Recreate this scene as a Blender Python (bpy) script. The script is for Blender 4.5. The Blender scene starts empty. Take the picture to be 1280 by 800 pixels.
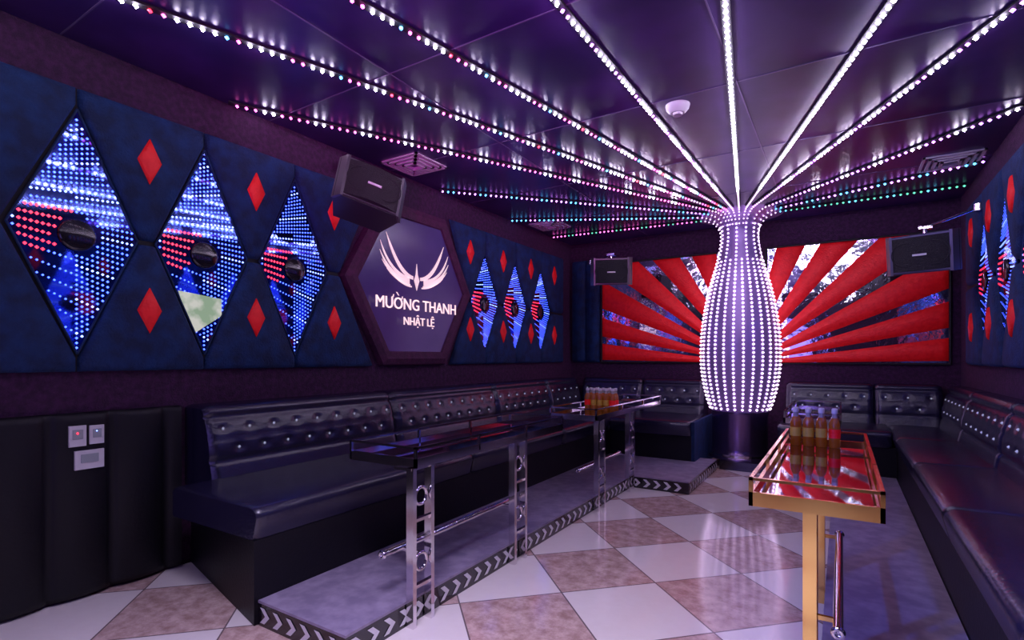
import bpy, bmesh, math, random
from mathutils import Vector, Matrix
random.seed(4)
bpy.context.scene.view_settings.view_transform='Standard'
XL,XR,YB,YF,ZC=-3.5,1.08,7.32,-1.7,3.0
PL=0.12
# ---------------------------------------------------------------- materials
def mat(name,col=(0.5,0.5,0.5),rough=0.5,metal=0.0,emit=None,es=0.0,noise=None,bump=0.0,bscale=50,sheen=0,coat=0,trans=0,spec=0.5,enoise=None):
    m=bpy.data.materials.new(name); m.use_nodes=True
    nt=m.node_tree; b=nt.nodes['Principled BSDF']
    b.inputs['Base Color'].default_value=(*col,1)
    b.inputs['Roughness'].default_value=rough
    b.inputs['Metallic'].default_value=metal
    b.inputs['Specular IOR Level'].default_value=spec
    if sheen:
        b.inputs['Sheen Weight'].default_value=sheen
        b.inputs['Sheen Tint'].default_value=(min(1,col[0]*6+.05),min(1,col[1]*6+.05),min(1,col[2]*6+.05),1)
    if coat: b.inputs['Coat Weight'].default_value=coat
    if trans: b.inputs['Transmission Weight'].default_value=trans
    if emit:
        b.inputs['Emission Color'].default_value=(*emit,1)
        b.inputs['Emission Strength'].default_value=es
    tc=None
    if noise or bump or enoise:
        tc=nt.nodes.new('ShaderNodeTexCoord')
    if noise:
        n=nt.nodes.new('ShaderNodeTexNoise'); n.inputs['Scale'].default_value=noise[0]; n.inputs['Detail'].default_value=6
        r=nt.nodes.new('ShaderNodeValToRGB')
        r.color_ramp.elements[0].color=(*col,1); r.color_ramp.elements[1].color=(*noise[1],1)
        r.color_ramp.elements[0].position=.38; r.color_ramp.elements[1].position=.66
        nt.links.new(tc.outputs['Object'],n.inputs['Vector']); nt.links.new(n.outputs['Fac'],r.inputs['Fac'])
        nt.links.new(r.outputs['Color'],b.inputs['Base Color'])
    if enoise:
        n=nt.nodes.new('ShaderNodeTexNoise'); n.inputs['Scale'].default_value=enoise[0]; n.inputs['Detail'].default_value=3
        r=nt.nodes.new('ShaderNodeValToRGB')
        r.color_ramp.elements[0].color=(*emit,1); r.color_ramp.elements[1].color=(*enoise[1],1)
        r.color_ramp.elements[0].position=.42; r.color_ramp.elements[1].position=.58
        nt.links.new(tc.outputs['Object'],n.inputs['Vector']); nt.links.new(n.outputs['Fac'],r.inputs['Fac'])
        nt.links.new(r.outputs['Color'],b.inputs['Emission Color'])
    if bump:
        n2=nt.nodes.new('ShaderNodeTexNoise'); n2.inputs['Scale'].default_value=bscale; n2.inputs['Detail'].default_value=4
        bp=nt.nodes.new('ShaderNodeBump'); bp.inputs['Strength'].default_value=bump; bp.inputs['Distance'].default_value=.02
        nt.links.new(tc.outputs['Object'],n2.inputs['Vector']); nt.links.new(n2.outputs['Fac'],bp.inputs['Height'])
        nt.links.new(bp.outputs['Normal'],b.inputs['Normal'])
    return m
def led(name,col,s,samp=True):
    m=mat(name,(.3,.3,.3),.5,emit=col,es=s)
    if not samp: m.cycles.emission_sampling='NONE'
    return m

M_leather=mat('black_leather',(.014,.012,.036),.25,bump=.10,bscale=60,spec=.8)
M_leather2=mat('black_leather_base',(.005,.0045,.008),.5,bump=.1,bscale=60,spec=.35)
M_velvet=mat('blue_velvet',(.001,.012,.055),.8,noise=(9,(.002,.032,.13)),bump=.5,bscale=70,sheen=.25)
M_flock=mat('purple_flock',(.026,.004,.028),.85,noise=(28,(.06,.010,.06)),bump=.6,bscale=90,sheen=.1)
M_plum=mat('plum_velvet',(.045,.006,.034),.75,noise=(25,(.08,.012,.058)),bump=.4,bscale=80,sheen=.2)
M_red=mat('red_velvet',(.85,.003,.008),.5,noise=(20,(1,.012,.014)),bump=.3,bscale=60,emit=(1,.01,.015),es=.06)
M_mirror=mat('dark_mirror',(.10,.15,.55),.04,1)
M_silver=mat('wavy_mirror',(.80,.85,.98),.06,1,bump=.25,bscale=5)
M_chrome=mat('chrome',(.78,.74,.77),.12,1)
M_trim=mat('speaker_trim',(.14,.14,.15),.35,.6)
M_gold=mat('gold_metal',(1,.64,.22),.14,1)
M_black=mat('black_gloss',(.012,.01,.014),.14,coat=.5)
M_spk=mat('speaker_cabinet',(.03,.03,.034),.35)
M_blackm=mat('black_matte',(.012,.012,.014),.6)
M_grille=mat('speaker_grille',(.018,.018,.02),.55,bump=.8,bscale=160)
M_white=mat('white_plastic',(.7,.7,.7),.4)
M_sw=mat('switch_grey',(.35,.4,.4),.3)
M_chev=mat('chevron_white',(.8,.78,.8),.45)
M_glassred=mat('red_black_glass',(.12,.002,.010),.05,noise=(5,(.02,.001,.006)),coat=1)
M_glassblk=mat('black_glass',(.012,.006,.012),.04,coat=1,spec=.9)
M_platform=mat('platform_laminate',(.24,.20,.30),.4,noise=(12,(.37,.31,.43)),bump=.08,bscale=30)
M_ceil=mat('ceiling_panel',(.022,.008,.075),.34,noise=(2.5,(.052,.018,.135)),bump=.05,bscale=3,spec=.6)
M_seam=mat('ceiling_seam',(.2,.15,.28),.4,.5)
M_dark=mat('dark_recess',(.006,.006,.01),.7)
M_crystal=mat('crystal_button',(.85,.88,1),.15,.3,emit=(.8,.85,1),es=.2)  # low emission paints in the sparkle of the crystals
M_colbody=mat('column_body',(.36,.24,.54),.3,.35)
M_colbase=mat('column_base',(.30,.20,.40),.22,.95)
M_screen=mat('sign_face',(.022,.014,.08),.2,noise=(3,(.035,.022,.11)),emit=(.12,.05,.30),es=.16)
M_letter=mat('sign_letters',(.6,.5,.5),.5,emit=(1,.70,.76),es=.75)
M_amber=mat('amber_drink',(.30,.065,.006),.08,coat=.8,emit=(.7,.2,.02),es=.03)
M_label=mat('bottle_label',(.65,.38,.05),.5)
M_clear=mat('bottle_clear',(.75,.7,.7),.06,trans=.6)
M_cap=mat('bottle_cap',(.6,.55,.6),.4)
M_tvfill=mat('tv_fill_glow',(.02,.02,.02),.2,emit=(.30,.20,1.0),es=2.0)
M_tvreflection=mat('painted_tv_reflection',(.02,.02,.02),.2,emit=(.45,.62,.42),es=.55,enoise=(9,(1,1,.9)))  # glow colours of the painted TV reflection
L_white=led('led_white',(.82,.69,1),70)
L_flare=led('led_flare',(.85,.55,1),3)
L_pink=led('led_pink',(1,.12,.62),6)
L_lav=led('led_lavender',(.60,.20,1),8)
L_teal=led('led_teal',(.08,.50,.75),4)
L_cyan=led('led_cyan',(.08,.45,1),6)
L_green=led('led_green',(.10,.62,.42),2)
L_red=led('led_red',(1,.02,.05),5)
L_col=led('led_column',(.88,.62,1),6)
L_blue=led('led_reflection_blue',(.04,.10,1),5,False)
L_bluew=led('led_and_reflection_bluewhite',(.22,.34,1),5,False)
L_pinr=led('led_and_reflection_red',(1,.012,.035),4,False)

# ---------------------------------------------------------------- builder
class B:
    def __init__(s): s.v=[];s.f=[];s.m=[];s.sm=[];s.mats=[]
    def add(s,vs,fs,m,smooth=False):
        if m not in s.mats: s.mats.append(m)
        mi=s.mats.index(m); o=len(s.v)
        s.v+= [tuple(p) for p in vs]
        for f in fs:
            s.f.append(tuple(i+o for i in f)); s.m.append(mi); s.sm.append(smooth)
    def box(s,a,b,m):
        x0,y0,z0=a;x1,y1,z1=b
        s.add([(x0,y0,z0),(x1,y0,z0),(x1,y1,z0),(x0,y1,z0),(x0,y0,z1),(x1,y0,z1),(x1,y1,z1),(x0,y1,z1)],
              [(0,3,2,1),(4,5,6,7),(0,1,5,4),(1,2,6,5),(2,3,7,6),(3,0,4,7)],m)
    def prism(s,pts,ext,m):
        n=len(pts);e=Vector(ext)
        vs=[Vector(p) for p in pts]+[Vector(p)+e for p in pts]
        s.add(vs,[tuple(range(n))[::-1],tuple(range(n,2*n))]+[(i,(i+1)%n,n+(i+1)%n,n+i) for i in range(n)],m)
    def puff(s,pts,nrm,h,m,scale=.86,mid=.95):
        n=len(pts);nv=Vector(nrm);ps=[Vector(p) for p in pts];c=sum(ps,Vector())/n
        r1=[c+nv*h*.6+(p-c)*mid for p in ps]
        r2=[c+nv*h+(p-c)*scale for p in ps]
        vs=ps+r1+r2+[c+nv*h*1.12]
        fs=[]
        for k in (0,n):
            fs+=[(k+i,k+(i+1)%n,k+n+(i+1)%n,k+n+i) for i in range(n)]
        fs+=[(2*n+i,2*n+(i+1)%n,3*n) for i in range(n)]
        s.add(vs,fs,m,True)
    def octa(s,p,r,m):
        x,y,z=p
        s.add([(x-r,y,z),(x+r,y,z),(x,y-r,z),(x,y+r,z),(x,y,z-r),(x,y,z+r)],
          [(0,2,5),(2,1,5),(1,3,5),(3,0,5),(2,0,4),(1,2,4),(3,1,4),(0,3,4)],m,True)
    def rev(s,c,prof,seg,m,smooth=True,sx=1,sy=1):
        vs=[];fs=[]
        for z,r in prof:
            for k in range(seg):
                a=2*math.pi*k/seg; vs.append((c[0]+r*sx*math.cos(a),c[1]+r*sy*math.sin(a),c[2]+z))
        for j in range(len(prof)-1):
            for k in range(seg):
                fs.append((j*seg+k,j*seg+(k+1)%seg,(j+1)*seg+(k+1)%seg,(j+1)*seg+k))
        s.add(vs,fs,m,smooth)
        n=len(prof)
        s.add(vs[:seg],[tuple(range(seg))[::-1]],m); s.add(vs[(n-1)*seg:],[tuple(range(seg))],m)
    def tube(s,p0,p1,r,m,seg=12):
        p0=Vector(p0);p1=Vector(p1);d=(p1-p0);q=d.to_track_quat('Z','Y');L=d.length
        vs=[p0+q@Vector((r*math.cos(2*math.pi*k/seg),r*math.sin(2*math.pi*k/seg),z)) for z in (0,L) for k in range(seg)]
        s.add(vs,[(k,(k+1)%seg,seg+(k+1)%seg,seg+k) for k in range(seg)],m,True)
        s.add(vs,[tuple(range(seg))[::-1],tuple(range(seg,2*seg))],m)
    def torus(s,c,R,r,ax,m,n=20,k=8):
        a,b=[i for i in range(3) if i!=ax]
        vs=[];fs=[]
        for i in range(n):
            t=2*math.pi*i/n
            for j in range(k):
                u=2*math.pi*j/k; q=[0,0,0]; rr=R+r*math.cos(u)
                q[a]=rr*math.cos(t);q[b]=rr*math.sin(t);q[ax]=r*math.sin(u)
                vs.append((c[0]+q[0],c[1]+q[1],c[2]+q[2]))
                fs.append((i*k+j,((i+1)%n)*k+j,((i+1)%n)*k+(j+1)%k,i*k+(j+1)%k))
        s.add(vs,fs,m,True)
    def make(s,name,recalc=True):
        me=bpy.data.meshes.new(name)
        me.from_pydata([tuple(p) for p in s.v],[],s.f)
        for m in s.mats: me.materials.append(m)
        for i,p in enumerate(me.polygons):
            p.material_index=s.m[i]; p.use_smooth=s.sm[i]
        if recalc:
            bm=bmesh.new();bm.from_mesh(me);bmesh.ops.recalc_face_normals(bm,faces=bm.faces);bm.to_mesh(me);bm.free()
        o=bpy.data.objects.new(name,me);bpy.context.collection.objects.link(o);return o
# side transforms  (s along wall, t away from wall, z)
EPS=.004
def TL(s,t,z): return (XL+EPS+t,s,z)
def TR(s,t,z): return (XR-EPS-t,s,z)
def TB(s,t,z): return (s,YB-EPS-t,z)
NRM={TL:(1,0,0),TR:(-1,0,0),TB:(0,-1,0)}

# ---------------------------------------------------------------- room shell
def tile_mat():
    m=bpy.data.materials.new('floor_tiles');m.use_nodes=True;nt=m.node_tree;N=nt.nodes;Lk=nt.links
    b=N['Principled BSDF']
    tc=N.new('ShaderNodeTexCoord');sp=N.new('ShaderNodeSeparateXYZ');Lk.new(tc.outputs['Object'],sp.inputs[0])
    def mth(op,a,bv=None):
        n=N.new('ShaderNodeMath');n.operation=op
        for i,x in enumerate((a,bv)):
            if x is None: continue
            if isinstance(x,(int,float)): n.inputs[i].default_value=x
            else: Lk.new(x,n.inputs[i])
        return n.outputs[0]
    k=1/(math.sqrt(2)*.565)
    a=mth('SUBTRACT',mth('MULTIPLY',mth('ADD',sp.outputs['X'],sp.outputs['Y']),k),.633)
    c=mth('SUBTRACT',mth('MULTIPLY',mth('SUBTRACT',sp.outputs['X'],sp.outputs['Y']),k),.088)
    par=mth('ABSOLUTE',mth('MODULO',mth('ADD',mth('FLOOR',a),mth('FLOOR',c)),2))
    def grout(x):
        f=mth('SUBTRACT',x,mth('FLOOR',x)); e=mth('MINIMUM',f,mth('SUBTRACT',1.0,f)); return mth('LESS_THAN',e,.007)
    g=mth('MAXIMUM',grout(a),grout(c))
    n1=N.new('ShaderNodeTexNoise');n1.inputs['Scale'].default_value=14;n1.inputs['Detail'].default_value=8;n1.inputs['Roughness'].default_value=.7
    Lk.new(tc.outputs['Object'],n1.inputs['Vector'])
    r1=N.new('ShaderNodeValToRGB');r1.color_ramp.elements[0].color=(.43,.27,.23,1);r1.color_ramp.elements[1].color=(.74,.55,.50,1)
    r1.color_ramp.elements[0].position=.36;r1.color_ramp.elements[1].position=.64
    r2=N.new('ShaderNodeValToRGB');r2.color_ramp.elements[0].color=(.84,.76,.71,1);r2.color_ramp.elements[1].color=(.93,.87,.82,1)
    Lk.new(n1.outputs['Fac'],r1.inputs[0]);Lk.new(n1.outputs['Fac'],r2.inputs[0])
    mx=N.new('ShaderNodeMix');mx.data_type='RGBA';Lk.new(par,mx.inputs[0]);Lk.new(r2.outputs[0],mx.inputs[6]);Lk.new(r1.outputs[0],mx.inputs[7])
    mg=N.new('ShaderNodeMix');mg.data_type='RGBA';Lk.new(g,mg.inputs[0]);Lk.new(mx.outputs[2],mg.inputs[6]);mg.inputs[7].default_value=(.2,.15,.15,1)
    Lk.new(mg.outputs[2],b.inputs['Base Color']);b.inputs['Roughness'].default_value=.12
    return m
b=B();b.box((XL-.1,YF-.1,-.1),(XR+.1,YB+.1,0),tile_mat());b.make('floor')
b=B();b.box((XL-.1,YF-.1,ZC),(XR+.1,YB+.1,ZC+.1),M_ceil);b.make('ceiling')
b=B();b.box((XL-.1,YF,0),(XL,YB,ZC),M_flock);b.make('wall_left')
b=B();b.box((XR,YF,0),(XR+.1,YB,ZC),M_flock);b.make('wall_right')
b=B();b.box((XL-.1,YB,0),(XR+.1,YB+.1,ZC),M_flock);b.make('wall_back')
b=B();b.box((XL-.1,YF-.1,0),(XR+.1,YF,ZC),M_flock);b.make('wall_front')
b=B()
for y in (-.1,1.1,2.3,3.5,4.7,5.9): b.box((XL+.01,y-.004,ZC-.004),(XR-.01,y+.004,ZC-.0005),M_seam)
for x in (-2.3,-.55): b.box((x-.004,YF,ZC-.005),(x+.004,YB-.01,ZC-.0015),M_seam)
b.make('trim_ceiling')

# ---------------------------------------------------------------- platforms with chevron fascia
def chev(b,p0,d,L,n,h=PL):
    p0=Vector(p0);d=Vector(d).normalized();n=Vector(n)*.003;k=int(L/.1)
    z0=.018;z1=h-.018;zm=(z0+z1)/2;up=Vector((0,0,1))
    for i in range(k):
        s=i*.1+.02
        for (za,zb) in ((z0,zm),(z1,zm)):
            q=[p0+d*s+up*za+n,p0+d*(s+.034)+up*za+n,p0+d*(s+.074)+up*zb+n,p0+d*(s+.04)+up*zb+n]
            b.add(q,[(0,1,2,3)],M_chev)
def platform(poly,edges):
    b=B();b.prism([(x,y,0) for x,y in poly],(0,0,PL-.012),M_black)
    b.prism([(x,y,PL-.012) for x,y in poly],(0,0,.012),M_platform)
    for p0,p1,n in edges:
        L=(Vector(p1)-Vector(p0)).length
        chev(b,(*p0,0),(p1[0]-p0[0],p1[1]-p0[1],0),L,(*n,0),PL-.01)
    return b.make('seating_platform',False)
platform([(-2.40,1.52),(-1.78,1.52),(-1.78,5.1),(-1.22,5.1),(-1.22,6.4),(-1.40,6.4),(-1.40,6.12),(-2.40,6.12)],
   [((-2.40,1.52),(-1.78,1.52),(0,-1)),((-1.78,1.52),(-1.78,5.1),(1,0)),((-1.78,5.1),(-1.22,5.1),(0,-1)),((-1.22,5.1),(-1.22,6.4),(1,0))])
platform([(-.07,.6),(.45,.6),(.45,6.32),(-.58,6.32),(-.58,6.2),(-.07,6.2)],
   [((-.07,.6),(-.07,6.2),(-1,0))])

# ---------------------------------------------------------------- sofas
def roundbox(b,T,s0,s1,t0,t1,z0,z1,r,m):
    prof=[]
    for (ct,cz,a0) in ((t1-r,z0+r*.5,-90),(t1-r,z1-r,0),(t0+r*.6,z1-r*.6,90),(t0+.01,z0+.01,180)):
        rr={-90:r*.5,0:r,90:r*.6,180:.01}[a0]
        for k in range(5):
            a=math.radians(a0+k*22.5); prof.append((ct+rr*math.cos(a),cz+rr*math.sin(a)))
    cT=(t0+t1)/2;cZ=(z0+z1)/2
    secs=[(s0,.90),(s0+.012,.965),(s0+.04,1),((s0+s1)/2,1.0),(s1-.04,1),(s1-.012,.965),(s1,.90)]
    vs=[];n=len(prof)
    for s,k in secs:
        for t,z in prof:
            kt=1-(1-k)*.35
            vs.append(T(s,cT+(t-cT)*kt,cZ+(z-cZ)*k))
    fs=[(j*n+i,j*n+(i+1)%n,(j+1)*n+(i+1)%n,(j+1)*n+i) for j in range(len(secs)-1) for i in range(n)]
    b.add(vs,fs,m,True)
    b.add(vs[:n],[tuple(range(n))],m);b.add(vs[-n:],[tuple(range(n))],m)
def sofa_back(b,T,s0,s1,tb,z0,z1,m,tt=None):
    tt=tb-.10 if tt is None else tt
    L=s1-s0;nb=max(2,int(round(L/.175)));sp=L/nb
    rows=[z1-.14,z1-.26]
    btn=[]
    for ri,zr in enumerate(rows):
        off=.5 if ri==0 else 0
        for k in range(nb+1):
            s=s0+(k+off)*sp
            if s0+.04<s<s1-.04: btn.append((s,zr))
    ns=max(8,int(L/.022));nz=24
    path=[]
    H=z1-z0
    def base(z): return tb+(tt-tb)*((z-z0)/H)
    for j in range(nz+1):
        path.append((base(z0+ (H-.05)*j/nz),z0+(H-.05)*j/nz,1))
    R=.05;bt=base(z1-.05)
    for j in range(1,7):
        a=math.radians(15*j);path.append((bt-R+R*math.cos(a),z1-.05+R*math.sin(a),0.3))
    path.append((0.0,z1,0))
    vs=[]
    for i in range(ns+1):
        s=s0+L*i/ns;e=min(s-s0,s1-s)
        edge=.035*math.exp(-(e/.02)**2)
        for (t,z,w) in path:
            d=0
            if w>=1:
                for (bs,bz) in btn:
                    q=((s-bs)**2+(z-bz)**2)
                    if q<.02: d=max(d,.016*math.exp(-q/.0006))
                d+=.018*math.exp(-((z-(z1-.07))/.012)**2)
                d+=.012*math.exp(-((z-(z1-.33))/.012)**2)
                d+=.006*math.exp(-((z-(z1-.20))/.010)**2)
                d-=.014*math.sin(math.pi*min(1,max(0,(z-(z1-.33))/.26)))
            vs.append(T(s,max(0.002,t-d-edge) if t>.001 else .0,z-(edge*.5 if z>z1-.06 else 0)))
    n=len(path)
    b.add(vs,[(i*n+j,(i+1)*n+j,(i+1)*n+j+1,i*n+j+1) for i in range(ns) for j in range(n-1)],m,True)
    for ii in (0,ns):
        col=vs[ii*n:(ii+1)*n]+[T(s0+L*ii/ns,0,z0)]
        b.add(col,[tuple(range(n+1))],m)
    for (bs,bz) in btn: b.octa(T(bs,base(bz)+.004,bz),.011,M_crystal)
ZS=.57;ZT=1.0
b=B()
F=1.1
b.prism([(XL+.005,1.76,0.002),(-2.402,1.50,.002),(-2.402,6.1,.002),(XL+.005,6.1,.002)],(0,0,.408),M_leather2)
segs=[1.72,3.27,4.82,6.07]
for i in range(3):
    sofa_back(b,TL,segs[i]+.004,segs[i+1]-.004,.36,.5,ZT,M_leather,.24)
sofa_back(b,TL,6.07,7.0,.36,.5,ZT,M_leather,.24)
for s0,s1 in ((1.50,3.27),(3.27,4.82),(4.82,6.07)):
    roundbox(b,TL,s0+.004,s1-.004,.30,F+.02,.40,ZS,.05,M_leather)
b.box((XL+.02,6.125,.002),(-1.44,YB-.01,.41),M_leather2)
roundbox(b,TB,-3.2,-2.4,.3,1.27,.40,ZS,.05,M_leather)
roundbox(b,TB,-2.392,-1.44,.3,1.27,.40,ZS,.05,M_leather)
sofa_back(b,TB,-3.2,-2.32,.36,.5,ZT,M_leather,.24)
sofa_back(b,TB,-2.31,-1.5,.36,.5,ZT,M_leather,.24)
b.box((-1.44,6.13,.002),(-1.405,YB-.01,.56),M_velvet)
b.make('tufted_corner_sofa')
b=B()
b.box((.455,.7,.002),(XR-.01,YB-.01,.41),M_leather2)
b.box((-.58,6.33,.002),(.455,YB-.01,.41),M_leather2)
seg=[.7,2.0,3.3,4.6,5.9]
for i in range(4):
    sofa_back(b,TR,seg[i]+.004,seg[i+1]-.004,.24,.5,ZT,M_leather,.14)
    roundbox(b,TR,seg[i]+.004,seg[i+1]-.004,.16,.66,.40,ZS,.05,M_leather)
sofa_back(b,TR,5.9,7.02,.24,.5,ZT,M_leather,.14)
roundbox(b,TR,5.904,7.1,.16,.66,.40,ZS,.05,M_leather)
roundbox(b,TB,-.58,.414,.2,1.04,.40,ZS,.05,M_leather)
sofa_back(b,TB,-.56,.3,.34,.5,ZT,M_leather,.22)
sofa_back(b,TB,.31,.9,.34,.5,ZT,M_leather,.22)
b.make('tufted_corner_sofa')

# ---------------------------------------------------------------- near left padded wainscot
b=B()
y=-1.68;vs=[]
ys=[]
while y<1.70: ys.append(y);y+=.02
def chn(y):
    f=((y-1.04)/.28)%1.0
    return .012+.045*math.sqrt(max(0,math.sin(math.pi*f)))
path=[(0,1.0),(.6,1.0),(.92,.985),(1,.96),(1,.05),(.9,.02),(0,.02)]
for y in ys:
    for k,z in path: vs.append(TL(y,chn(y)*k,z))
n=len(path)
b.add(vs,[(i*n+j,(i+1)*n+j,(i+1)*n+j+1,i*n+j+1) for i in range(len(ys)-1) for j in range(n-1)],M_leather2,True)
b.add(vs[-n:],[tuple(range(n))],M_leather2)
b.make('padded_wainscot')
b=B()
for (y0,y1,z0,z1) in ((1.115,1.19,.825,.935),(1.205,1.27,.83,.93),(1.14,1.27,.70,.80)):
    b.box((XL+.062,y0,z0),(XL+.075,y1,z1),M_white)
    w=(y1-y0);h=z1-z0
    b.box((XL+.075,y0+w*.2,z0+h*.35),(XL+.079,y1-w*.2,z1-h*.2),M_sw)
b.octa((XL+.08,1.15,.895),.006,L_pinr);b.octa((XL+.08,1.235,.9),.004,L_bluew)
b.make('light_switch_plates')

# ---------------------------------------------------------------- quilted diamond panels
def quad(b,T,s,z,t,r,m):
    b.add([T(s-r,t,z),T(s,t,z-r),T(s+r,t,z),T(s,t,z+r)],[(0,1,2,3)],m)
def led_diamond(T,c,zc,hw,hh,flip=1,tv_reflection=False):
    b=B();n=Vector(NRM[T])
    pts=[T(c-hw,.012,zc),T(c,.012,zc-hh),T(c+hw,.012,zc),T(c,.012,zc+hh)]
    b.prism(pts,n*.012,M_mirror)
    for i in range(4):
        b.tube(Vector(pts[i])+n*.014,Vector(pts[(i+1)%4])+n*.014,.006,M_velvet,6)
    vs=[T(c+.085*math.cos(a*math.pi/12),.03,zc-.02+.085*math.sin(a*math.pi/12)) for a in range(24)]
    b.puff(vs,n,.012,M_black)
    k=-34  # rows of glowing dots stand in for the mirror's layered LED reflections
    while k<=34:
        s=-hw
        while s<hw:
            z=k*.026*(1+.30*flip*s/hw)-.10*flip*s
            inside=abs(s)/hw+abs(z)/hh<.96
            disc=(s/.10)**2+((z+.02)/.105)**2<1
            if inside and not disc:
                left=s*flip<-.02
                red=left and -.12<z<.13 and s*flip>-.25
                if red:
                    if k%2==0: quad(b,T,c+s,zc+z,.027,.0095,L_pinr)
                elif z<-.14 and left:
                    if (k%3==0): quad(b,T,c+s,zc+z,.027,.0062,L_blue)
                elif left and z<.25:
                    if k%2==0: quad(b,T,c+s,zc+z,.027,.0072,L_blue if k%4 else L_bluew)
                else:
                    quad(b,T,c+s,zc+z,.027,.0074,L_bluew if (k%7==0) else L_blue)
            s+=.0235
        k+=1
    if tv_reflection:
        b.add([T(c-.16,.0275,zc-.26),T(c-.115,.0275,zc-.40),T(c-.06,.0275,zc-.52),T(c+.11,.0275,zc-.40),T(c+.11,.0275,zc-.29)],[(0,1,2,3,4)],M_tvreflection)  # TV reflection painted onto the mirror as a glowing patch
    b.make('infinity_mirror_diamond',False)
Z0,Z1=1.22,2.74
def quilt(T,centers,zc,hw,hh,ends,redz,first=True,slant=(0,0)):
    n=NRM[T];P=(centers[-1]-centers[0])/(len(centers)-1);g=.012
    b=B()
    b.prism([T(ends[0],0,Z0),T(ends[1],0,Z0),T(ends[1],0,Z1),T(ends[0],0,Z1)],Vector(n)*.010,M_dark)
    cs=[centers[0]-P]+list(centers)+[centers[-1]+P]
    for i in range(len(cs)-1):
        a,c=cs[i],cs[i+1];mid=(a+c)/2
        for up in (1,-1):
            ze=Z1 if up>0 else Z0
            zt=zc+up*(hh+.0)
            pts=[(a+g*.3,ze),(c-g*.3,ze),(c-g*.3,zt+up*.01),(mid+(P/2-hw)+.005,zc+up*.012),(mid-(P/2-hw)-.005,zc+up*.012),(a+g*.3,zt+up*.01)]
            lo,hi=ends
            if i==0:
                lo2=max(a,lo)
                pts=[(lo2-slant[0],ze),(c-g*.3,ze),(c-g*.3,zt+up*.01),(c-hw-.01,zc+up*.012),(lo2,zc+up*.012)]
            elif i==len(cs)-2:
                hi2=min(c,hi)
                pts=[(hi2+slant[1],ze),(hi2,zc+up*.012),(a+hw+.01,zc+up*.012),(a+g*.3,zt+up*.01),(a+g*.3,ze)]
            b.puff([T(s,.008,z) for s,z in pts],n,.05,M_velvet,.9,.975)
    mids=[(cs[i]+cs[i+1])/2 for i in range(len(cs)-1)]
    for j,m_ in enumerate(mids):
        if j==0 and not first: continue
        if ends[0]-.05<m_<ends[1]+.05:
            for z in redz:
                b.puff([T(m_-.065,.06,z),T(m_,.06,z-.135),T(m_+.065,.06,z),T(m_,.06,z+.135)],n,.022,M_red,.8,.95)
    b.make('quilted_velvet_upholstery')
cL=[1.165,1.83,2.49]
quilt(TL,cL,1.97,.295,.67,(-1.6,2.90),(2.44,1.57),False,(0,.36))
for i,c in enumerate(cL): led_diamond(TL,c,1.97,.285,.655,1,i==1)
cL2=[4.97,5.63,6.29]
quilt(TL,cL2,1.92,.285,.57,(4.675,6.95),(2.44,1.60),True,(.34,0))
for c in cL2: led_diamond(TL,c,1.92,.275,.555,1)
cR=[1.25,1.93,2.61,3.29,3.97,4.65,5.33,6.01]
quilt(TR,cR,1.97,.295,.67,(-.5,6.9),(2.44,1.57))
for c in cR: led_diamond(TR,c,1.97,.285,.655,-1)
b=B()
for (x0,x1) in ((-3.46,-3.24),(-3.235,-3.03)):
    b.puff([TB(x0,.005,Z0),TB(x1,.005,Z0),TB(x1,.005,Z1),TB(x0,.005,Z1)],(0,-1,0),.06,M_velvet,.93,.98)
b.make('quilted_corner_upholstery')

# ---------------------------------------------------------------- hexagon sign
def hexa(c,zc,R,t): return [TL(c+R*math.cos(math.radians(60*k)),t,zc+R*.985*math.sin(math.radians(60*k))) for k in range(6)]
hc,hz=3.79,1.965
b=B()
o1=hexa(hc,hz,.87,0);o2=hexa(hc,hz,.86,.06);o3=hexa(hc,hz,.80,.085);o4=hexa(hc,hz,.73,.07);o5=hexa(hc,hz,.72,.05)
vs=o1+o2+o3+o4+o5
b.add(vs,[(k*6+i,k*6+(i+1)%6,(k+1)*6+(i+1)%6,(k+1)*6+i) for k in range(4) for i in range(6)],M_plum)
b.add(hexa(hc,hz,.725,.052),[tuple(range(6))],M_screen)
ZW=2.115
def blade(sg,p0,p1,p2,w):
    N=12;up=[];dn=[]
    for j in range(N+1):
        u=j/N
        s=(1-u)**2*p0[0]+2*u*(1-u)*p1[0]+u*u*p2[0]
        z=(1-u)**2*p0[1]+2*u*(1-u)*p1[1]+u*u*p2[1]
        ds=2*(1-u)*(p1[0]-p0[0])+2*u*(p2[0]-p1[0]);dz=2*(1-u)*(p1[1]-p0[1])+2*u*(p2[1]-p1[1])
        l=math.hypot(ds,dz)+1e-6;ww=w*(.35+.65*math.sin(math.pi*min(1,.25+u*.75)))
        if u>.85: ww*=max(.05,(1-u)/.15)
        up.append((s-dz/l*ww,z+ds/l*ww));dn.append((s+dz/l*ww,z-ds/l*ww))
    for j in range(N):
        q=[up[j],up[j+1],dn[j+1],dn[j]]
        b.prism([TL(hc+sg*s,.056,ZW+z) for s,z in q],(.006,0,0),M_letter)
for sg in (-1,1):
    tips=[(.40,.30),(.47,.215),(.475,.13),(.45,.05),(.39,-.025),(.30,-.085)]
    bases=[(.05,-.07),(.10,-.08),(.10,-.10),(.10,-.12),(.09,-.14),(.07,-.155)]
    ctls=[(.24,-.06),(.36,-.06),(.36,-.085),(.32,-.105),(.25,-.13),(.18,-.15)]
    for i in range(6): blade(sg,bases[i],ctls[i],tips[i],(.019,.0125,.012,.011,.010,.008)[i])
b.prism([TL(hc+s,.056,ZW+z) for s,z in ((0,.07),(-.012,-.03),(-.035,-.09),(-.015,-.14),(0,-.185),(.015,-.14),(.035,-.09),(.012,-.03))],(.006,0,0),M_letter)
sign=b.make('hexagonal_logo_sign',False)
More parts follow.
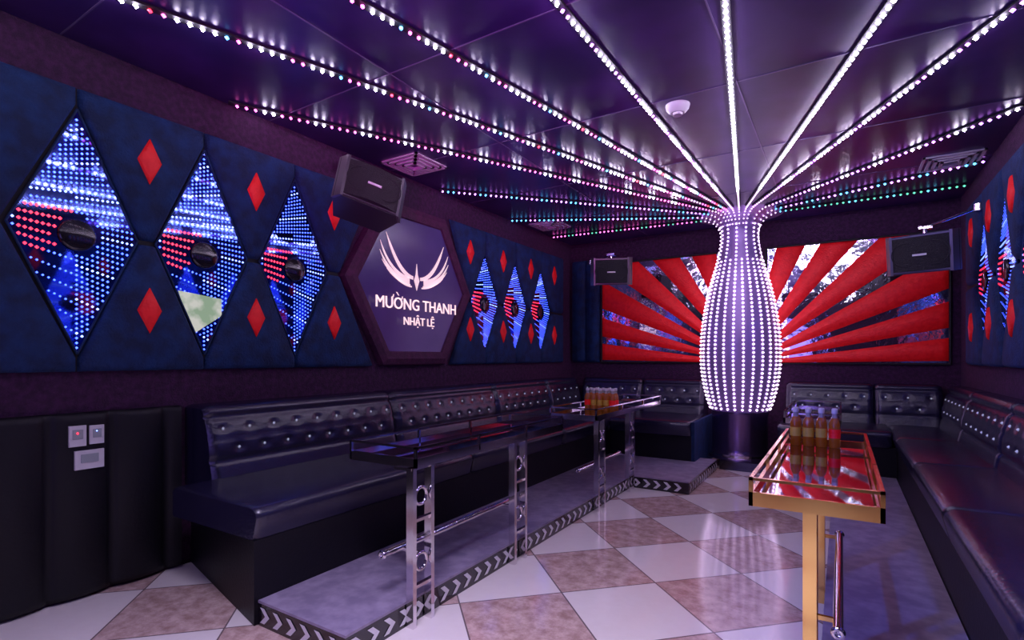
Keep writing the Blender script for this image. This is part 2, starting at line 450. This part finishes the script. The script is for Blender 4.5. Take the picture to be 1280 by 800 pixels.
def text(body,size,y,z,align='CENTER'):
    w=0
    for dy in (-.0035,.0,.0035):
        cu=bpy.data.curves.new('lettering','FONT');cu.body=body;cu.size=size;cu.align_x=align;cu.extrude=.002;cu.resolution_u=4
        cu.materials.append(M_letter)
        o=bpy.data.objects.new('lettering',cu);bpy.context.collection.objects.link(o)
        o.rotation_euler=(math.radians(90),0,math.radians(90));o.location=(XL+.098+abs(dy)*.1,y+dy,z)
        o.parent=sign
    bpy.context.view_layer.update()
    return o.dimensions.x
# first line is lettered with plain O and separate diacritic pieces
SZ=.148
def width(s):
    cu=bpy.data.curves.new('w','FONT');cu.body=s;cu.size=SZ
    o=bpy.data.objects.new('w',cu);bpy.context.collection.objects.link(o);bpy.context.view_layer.update()
    w=o.dimensions.x;bpy.data.objects.remove(o);bpy.data.curves.remove(cu);return w
W=width('MUONG THANH');y0=hc-W/2;zb=1.735
text('MUONG THANH',SZ,hc,zb)
cap=SZ*.70
uR=y0+width('MU');oL=y0+width('MUO')-width('O');oR=y0+width('MUO')
d=B()
for yr,zz in ((uR,cap*.97),(oR-.012,cap*.86)):
    d.prism([(XL+.097,yy,zb+z2) for yy,z2 in ((yr-.010,zz-.010),(yr+.012,zz+.002),(yr+.016,zz+.026),(yr+.004,zz+.026),(yr+.002,zz+.012),(yr-.010,zz+.006))],(.004,0,0),M_letter)
om=(oL+oR)/2
d.prism([(XL+.097,yy,zb+cap+z2) for yy,z2 in ((om-.030,.046),(om-.014,.046),(om+.010,.016),(om-.002,.016))],(.004,0,0),M_letter)
dd=d.make('diacritics');dd.parent=sign
text('NHẬT LỆ',.105,hc+.0,1.595)

# ---------------------------------------------------------------- red sunburst wall panels
cx,cz=-1.04,1.22
def clip(poly,x0,x1,z0,z1):
    def cl(p,ins,inter):
        out=[]
        for i in range(len(p)):
            a,c=p[i],p[(i+1)%len(p)]
            if ins(a): out.append(a)
            if ins(a)!=ins(c): out.append(inter(a,c))
        return out
    def ix(v): return lambda a,c:(v,a[1]+(c[1]-a[1])*(v-a[0])/(c[0]-a[0]))
    def iz(v): return lambda a,c:(a[0]+(c[0]-a[0])*(v-a[1])/(c[1]-a[1]),v)
    for ins,it in ((lambda p:p[0]>=x0,ix(x0)),(lambda p:p[0]<=x1,ix(x1)),(lambda p:p[1]>=z0,iz(z0)),(lambda p:p[1]<=z1,iz(z1))):
        if poly: poly=cl(poly,ins,it)
    return poly
def sunburst(x0,x1,sg):
    b=B()
    b.prism([TB(x0,.002,Z0),TB(x1,.002,Z0),TB(x1,.002,2.66),TB(x0,.002,2.66)],(0,-.01,0),M_silver)
    for a0,a1 in ((1,8),(11,18.5),(22,31.5),(35.5,45.5),(50,60),(65,76)):
        a0,a1=math.radians(a0),math.radians(a1);R=4
        w=[(cx+sg*.1*math.cos(a0),cz+.1*math.sin(a0)),(cx+sg*R*math.cos(a0),cz+R*math.sin(a0)),(cx+sg*R*math.cos(a1),cz+R*math.sin(a1)),(cx+sg*.1*math.cos(a1),cz+.1*math.sin(a1))]
        w=clip(w,x0+.01,x1-.01,Z0+.01,2.65)
        if len(w)>2: b.puff([TB(x,.012,z) for x,z in w],(0,-1,0),.045,M_red,.93,.985)
    for (p,q) in (((x0,Z0),(x1,Z0)),((x1,Z0),(x1,2.66)),((x1,2.66),(x0,2.66)),((x0,2.66),(x0,Z0))):
        b.tube(TB(p[0],.016,p[1]),TB(q[0],.016,q[1]),.014,M_blackm,6)
    b.make('sunburst_mirror_relief')
sunburst(-3.0,-1.30,-1);sunburst(-.80,.99,1)

# ---------------------------------------------------------------- LED column
CC=(-1.04,6.83)
prof=[(.66,.315),(.70,.333),(.78,.360),(.9,.390),(1.05,.418),(1.2,.434),(1.35,.438),(1.55,.430),(1.75,.408),(1.95,.375),(2.15,.330),(2.3,.288),(2.45,.248),(2.58,.220),(2.68,.205),(2.78,.203),(2.86,.22),(2.92,.26),(2.96,.32),(2.985,.39),(2.998,.48)]
b=B()
b.box((-1.2,6.45,0),(-.64,YB-.005,.1),M_black)
b.rev((CC[0],CC[1],0),[(.1,.345),(.12,.345),(.14,.32),(.22,.31),(.60,.31),(.63,.32),(.66,.318)],40,M_colbase)
b.rev((CC[0],CC[1],0),[(.13,.33),(.16,.33)],40,M_chrome)
b.rev((CC[0],CC[1],0),prof,48,M_colbody)
def rprof(z):
    for (z0,r0),(z1,r1) in zip(prof,prof[1:]):
        if z0<=z<=z1: return r0+(r1-r0)*(z-z0)/(z1-z0)
    return prof[-1][1]
nst=26
for k in range(nst):
    a=2*math.pi*(k+.5)/nst
    z=.69
    while z<(2.86 if k%2 else 2.45):
        r=rprof(z)+.006
        b.octa((CC[0]+r*math.cos(a),CC[1]+r*math.sin(a),z),.0145 if z<2.3 else .0115,L_col)
        z+=.047
b.make('led_column',False)

# ---------------------------------------------------------------- ceiling LED strips
strips=[((-2.87,1.17),L_white,L_pink),((-1.95,1.75),L_white,L_pink),((-1.15,2.25),L_white,L_lav),((-.47,2.67),L_white,L_white),
 ((.20,3.09),L_white,L_white),((.72,3.42),L_white,L_lav),((1.04,4.83),L_lav,L_white),((1.04,6.0),L_lav,L_cyan),((1.04,6.75),L_green,L_teal),
 ((-3.46,1.98),L_pink,L_white),((-3.46,4.15),L_lav,L_cyan),((-3.46,5.52),L_cyan,L_lav),((-3.46,6.6),L_pink,L_green)]
b=B()
for (ex,ey),m1,m2 in strips:
    d=Vector((ex-CC[0],ey-CC[1],0));L0=d.length;d.normalize()
    L=L0
    if -3.4<ex<1.0 :
        cand=[]
        if d.x<0: cand.append((XL+.04-CC[0])/d.x)
        if d.x>0: cand.append((XR-.04-CC[0])/d.x)
        if d.y<0: cand.append((YF+.05-CC[1])/d.y)
        L=min(cand)
    sd=Vector((-d.y,d.x,0))
    c0=Vector((CC[0],CC[1],0))
    p0=c0+d*.45;p1=c0+d*L
    q=[p0+sd*.022,p1+sd*.022,p1-sd*.022,p0-sd*.022]
    b.prism([(v.x,v.y,ZC-.014) for v in q],(0,0,.012),M_dark)
    s=.44;i=0
    while s<L:
        p=c0+d*s
        mm=m1 if (i//2)%3 else m2
        if m1 is L_white and m2 is L_pink and i%23==5: mm=L_red
        if m1 is L_white and m2 is L_pink and i%11==3: mm=L_cyan
        if s<1.1 and mm is L_white: mm=L_flare
        b.octa((p.x,p.y,ZC-.022),.0130 if s>1 else .011,mm)
        s+=.056;i+=1
    for zz,rr in ((2.980,.39),(2.965,.345),(2.94,.295),(2.905,.262),(2.86,.235)):
        p=c0+d*rr;b.octa((p.x,p.y,zz-.010),.010,L_flare)
b.make('ceiling_led_strips',False)

# ---------------------------------------------------------------- bar tables
def table(x0,x1,y0,y1,metal,top,legx,legys,railx,raily,name='bar_table'):
    b=B();zb,zt=.775,.865
    lip=.038 if metal is M_gold else .034
    b.box((x0+.006,y0+.006,zb),(x1-.006,y1-.006,zb+.018),top)
    for (xa,ya,xb,yb) in ((x0,y0,x1,y0+.014),(x0,y1-.014,x1,y1),(x0,y0,x0+.014,y1),(x1-.014,y0,x1,y1)):
        b.box((xa,ya,zb-.012),(xb,yb,zb+lip),metal)
        b.box((xa,ya,zt-.010),(xb,yb,zt),metal)
    for xx in (x0,x1-.014):
        n=3
        for k in range(n+1):
            yy=y0+(y1-y0-.014)*k/n
            b.box((xx,yy,zb),(xx+.014,yy+.014,zt),metal)
    for ly in legys:
        for dy in (-.065,.065):
            b.box((legx-.022,ly+dy-.012,0),(legx+.022,ly+dy+.012,zb-.01),metal)
        for z in (.30,.62):
            b.torus((legx,ly,z),.042,.009,0,metal)
        b.box((legx-.012,ly-.06,.50),(legx+.012,ly+.06,.515),metal)
        b.box((legx-.012,ly-.06,.18),(legx+.012,ly+.06,.195),metal)
        b.box((min(legx,railx),ly-.008,.33),(max(legx,railx),ly+.008,.346),metal)
        b.box((legx-.1 if legx-.1>x0 else x0+.01,ly-.08,zb-.022),(min(legx+.1,x1-.01),ly+.08,zb-.010),metal)
    b.tube((railx,raily[0],.338),(railx,raily[1],.338),.018,M_chrome)
    for yy in raily: b.torus((railx,yy,.338),.014,.010,1,M_chrome)
    b.make(name)
table(-2.19,-1.73,1.90,3.48,M_chrome,M_glassblk,-1.752,(1.96,2.88),-1.89,(1.84,3.05))
table(-2.17,-1.73,4.10,5.95,M_chrome,M_glassblk,-1.752,(4.22,4.98),-1.89,(4.08,5.05))
table(-.285,.12,2.07,3.62,M_gold,M_glassred,-.098,(2.26,3.3),-.01,(2.16,3.36))
table(-.40,.0,4.80,6.05,M_chrome,M_glassblk,-.098,(4.95,5.85),-.01,(4.8,5.95))

# ---------------------------------------------------------------- bottles
def bottles(name,pts,z,k=1):
    b=B()
    for (x,y) in pts:
        b.rev((x,y,z),[(0,.024),(.004,.0275),(.05,.0275),(.055,.028)],14,M_amber)
        b.rev((x,y,z),[(.055,.0284),(.105,.0284)],14,M_label if random.random()<.7 else M_red)
        b.rev((x,y,z),[(.105,.028),(.130,.0275),(.150,.022),(.165,.014)],14,M_amber)
        b.rev((x,y,z),[(.165,.0135),(.195,.012)],14,M_clear)
        b.rev((x,y,z),[(.190,.015),(.210,.015),(.213,.011)],14,M_cap)
    b.make(name,True)
bottles('drink_bottles',[(-.225+.064*i,3.44+.07*j) for i in range(4) for j in range(2)],.7935)
bottles('drink_bottles',[(-2.04+.062*i,4.62+.08*j) for i in range(5) for j in range(2)],.7935)

# ---------------------------------------------------------------- speakers
def speaker(loc,rot,w=.5,h=.33,d=.28,mount=None):
    b=B()
    fw,rw=w/2,w*.36
    pl=[(-fw,-d*.35),(-fw*.86,-d*.5),(fw*.86,-d*.5),(fw,-d*.35),(rw,d*.5),(-rw,d*.5)]
    b.prism([(x,y,-h/2) for x,y in pl],(0,0,h),M_spk)
    n=12;vs=[]
    for i in range(n+1):
        t=-1+2*i/n;x=t*fw*.80;y=-d*.5-.008-.035*(1-t*t)
        vs+= [(x,y,-h*.43),(x,y,h*.43)]
    vs+= [(-fw*.80,-d*.49,-h*.43),(-fw*.8,-d*.49,h*.43),(fw*.8,-d*.49,-h*.43),(fw*.8,-d*.49,h*.43)]
    m=2*(n+1)
    b.add(vs,[(2*i,2*i+2,2*i+3,2*i+1) for i in range(n)]+[tuple([2*i for i in range(n+1)]+[m+2,m]),tuple([2*i+1 for i in range(n+1)]+[m+3,m+1])],M_grille)
    for sg in (-1,1):
        pts=[(sg*fw*1.03,-d*.30),(sg*fw*.86,-d*.55),(sg*fw*.78,-d*.55),(sg*fw*.95,-d*.28)]
        b.prism([(x,y,-h*.5-.004) for x,y in pts],(0,0,h+.008),M_trim)
    for z in (-h*.47,h*.44):
        b.box((-fw*.82,-d*.53,z),(fw*.82,-d*.5,z+h*.035),M_trim)
    b.box((-.05,-d*.5-.048,-h*.05+.0),(.05,-d*.5-.040,h*.0),M_white)
    b.torus((-fw*.4,-d*.5-.036,0),h*.30,.004,1,M_blackm)
    b.torus((fw*.4,-d*.5-.036,0),h*.30,.004,1,M_blackm)
    o=b.make('hanging_speaker');o.location=loc;o.rotation_euler=rot
    if mount:
        q=B();p=Vector(loc);top=p+Vector((0,0,h*.5+.05))
        m_=Vector(mount)
        q.tube(p,top,.016,M_chrome);q.tube(top,m_,.013,M_chrome)
        q.box((top.x-.05,top.y-.03,top.z-.012),(top.x+.05,top.y+.03,top.z+.012),M_chrome)
        q.rev((m_.x,m_.y,m_.z-.03),[(0,.05),(.06,.05)],16,M_chrome)
        k=q.make('bracket');bpy.context.view_layer.update();k.parent=o;k.matrix_parent_inverse=o.matrix_world.inverted()
speaker((-3.02,2.78,2.50),(math.radians(-14),math.radians(14),math.radians(62)),.50,.33,.30,(-3.43,2.9,2.84))
speaker((-2.48,6.35,2.38),(math.radians(8),0,math.radians(22)),.50,.33,.28,(-3.0,6.9,2.62))
speaker((.63,5.95,2.23),(math.radians(10),0,math.radians(-18)),.52,.34,.28,(1.02,6.05,2.60))

# ---------------------------------------------------------------- ceiling fittings
b=B()
b.rev((-.94,3.62,ZC-.055),[(0,.045),(.012,.06),(.03,.075),(.05,.08),(.0545,.08)],28,M_white)
b.rev((-.94,3.62,ZC-.07),[(0,.03),(.02,.035)],20,M_white)
b.make('smoke_detector')
def vent(x,y):
    b=B();w=.21
    for k in range(4):
        ww=w-.045*k
        for (a0,b0,a1,b1) in ((-ww,-ww,ww,-ww+.022),(-ww,ww-.022,ww,ww),(-ww,-ww,-ww+.022,ww),(ww-.022,-ww,ww,ww)):
            b.box((x+a0,y+b0,ZC-.012-.006*k),(x+a1,y+b1,ZC-.001),M_white)
    b.make('air_vent')
vent(-3.2,3.5);vent(-3.2,6.05);vent(.80,5.9)
b=B()
b.box((-2.6,YF+.01,.95),(-.6,YF+.07,2.15),M_black);b.box((-2.57,YF+.07,.98),(-.63,YF+.074,2.12),M_tvfill)  # unseen television added behind the camera for bluish fill light
b.make('fill_television')

# ---------------------------------------------------------------- added fill lamps
def area(name,loc,size,energy,col,rot=(0,0,0),spread=180):
    l=bpy.data.lights.new(name,'AREA');l.shape='RECTANGLE';l.size=size[0];l.size_y=size[1];l.energy=energy;l.color=col;l.spread=math.radians(spread)
    o=bpy.data.objects.new(name,l);bpy.context.collection.objects.link(o);o.location=loc;o.rotation_euler=rot
area('ceiling_fill_light',(-.8,.7,ZC-.03),(1.0,.6),42,(.75,.66,1),spread=105)  # added area light, fills the near aisle from out of view
def spot(name,loc,tgt,energy,col,ang,blend=1):
    l=bpy.data.lights.new(name,'SPOT');l.energy=energy;l.color=col;l.spot_size=math.radians(ang);l.spot_blend=blend;l.shadow_soft_size=.06
    o=bpy.data.objects.new(name,l);bpy.context.collection.objects.link(o);o.location=loc
    o.rotation_euler=(Vector(tgt)-Vector(loc)).to_track_quat('-Z','Y').to_euler()
spot('added_fill_spot',(.3,-1.2,1.2),(-1.9,2.2,3.0),560,(.95,.04,.80),46)  # added magenta fill from behind the camera, tints the ceiling
spot('added_fill_spot',(-2.9,-1.3,1.9),(.2,3.2,3.0),210,(.24,.14,1),60)  # added violet fill, unseen, aimed up at the ceiling
spot('added_fill_spot',(-2.4,-1.2,2.8),(.85,3.2,.5),650,(.06,.16,1),34)  # added blue fill, unseen, for highlights on the right sofa
w=bpy.data.worlds.new('World');bpy.context.scene.world=w;w.use_nodes=True
w.node_tree.nodes['Background'].inputs[0].default_value=(.01,.01,.02,1)
# ---------------------------------------------------------------- camera
cam=bpy.data.cameras.new('camera');co=bpy.data.objects.new('camera',cam);bpy.context.collection.objects.link(co)
co.location=(0,0,1.3);co.rotation_euler=(math.radians(90),0,math.atan2(412,660))
cam.sensor_width=36;cam.lens=660/1280*36;cam.shift_y=46/1280;cam.clip_start=.02
bpy.context.scene.camera=co
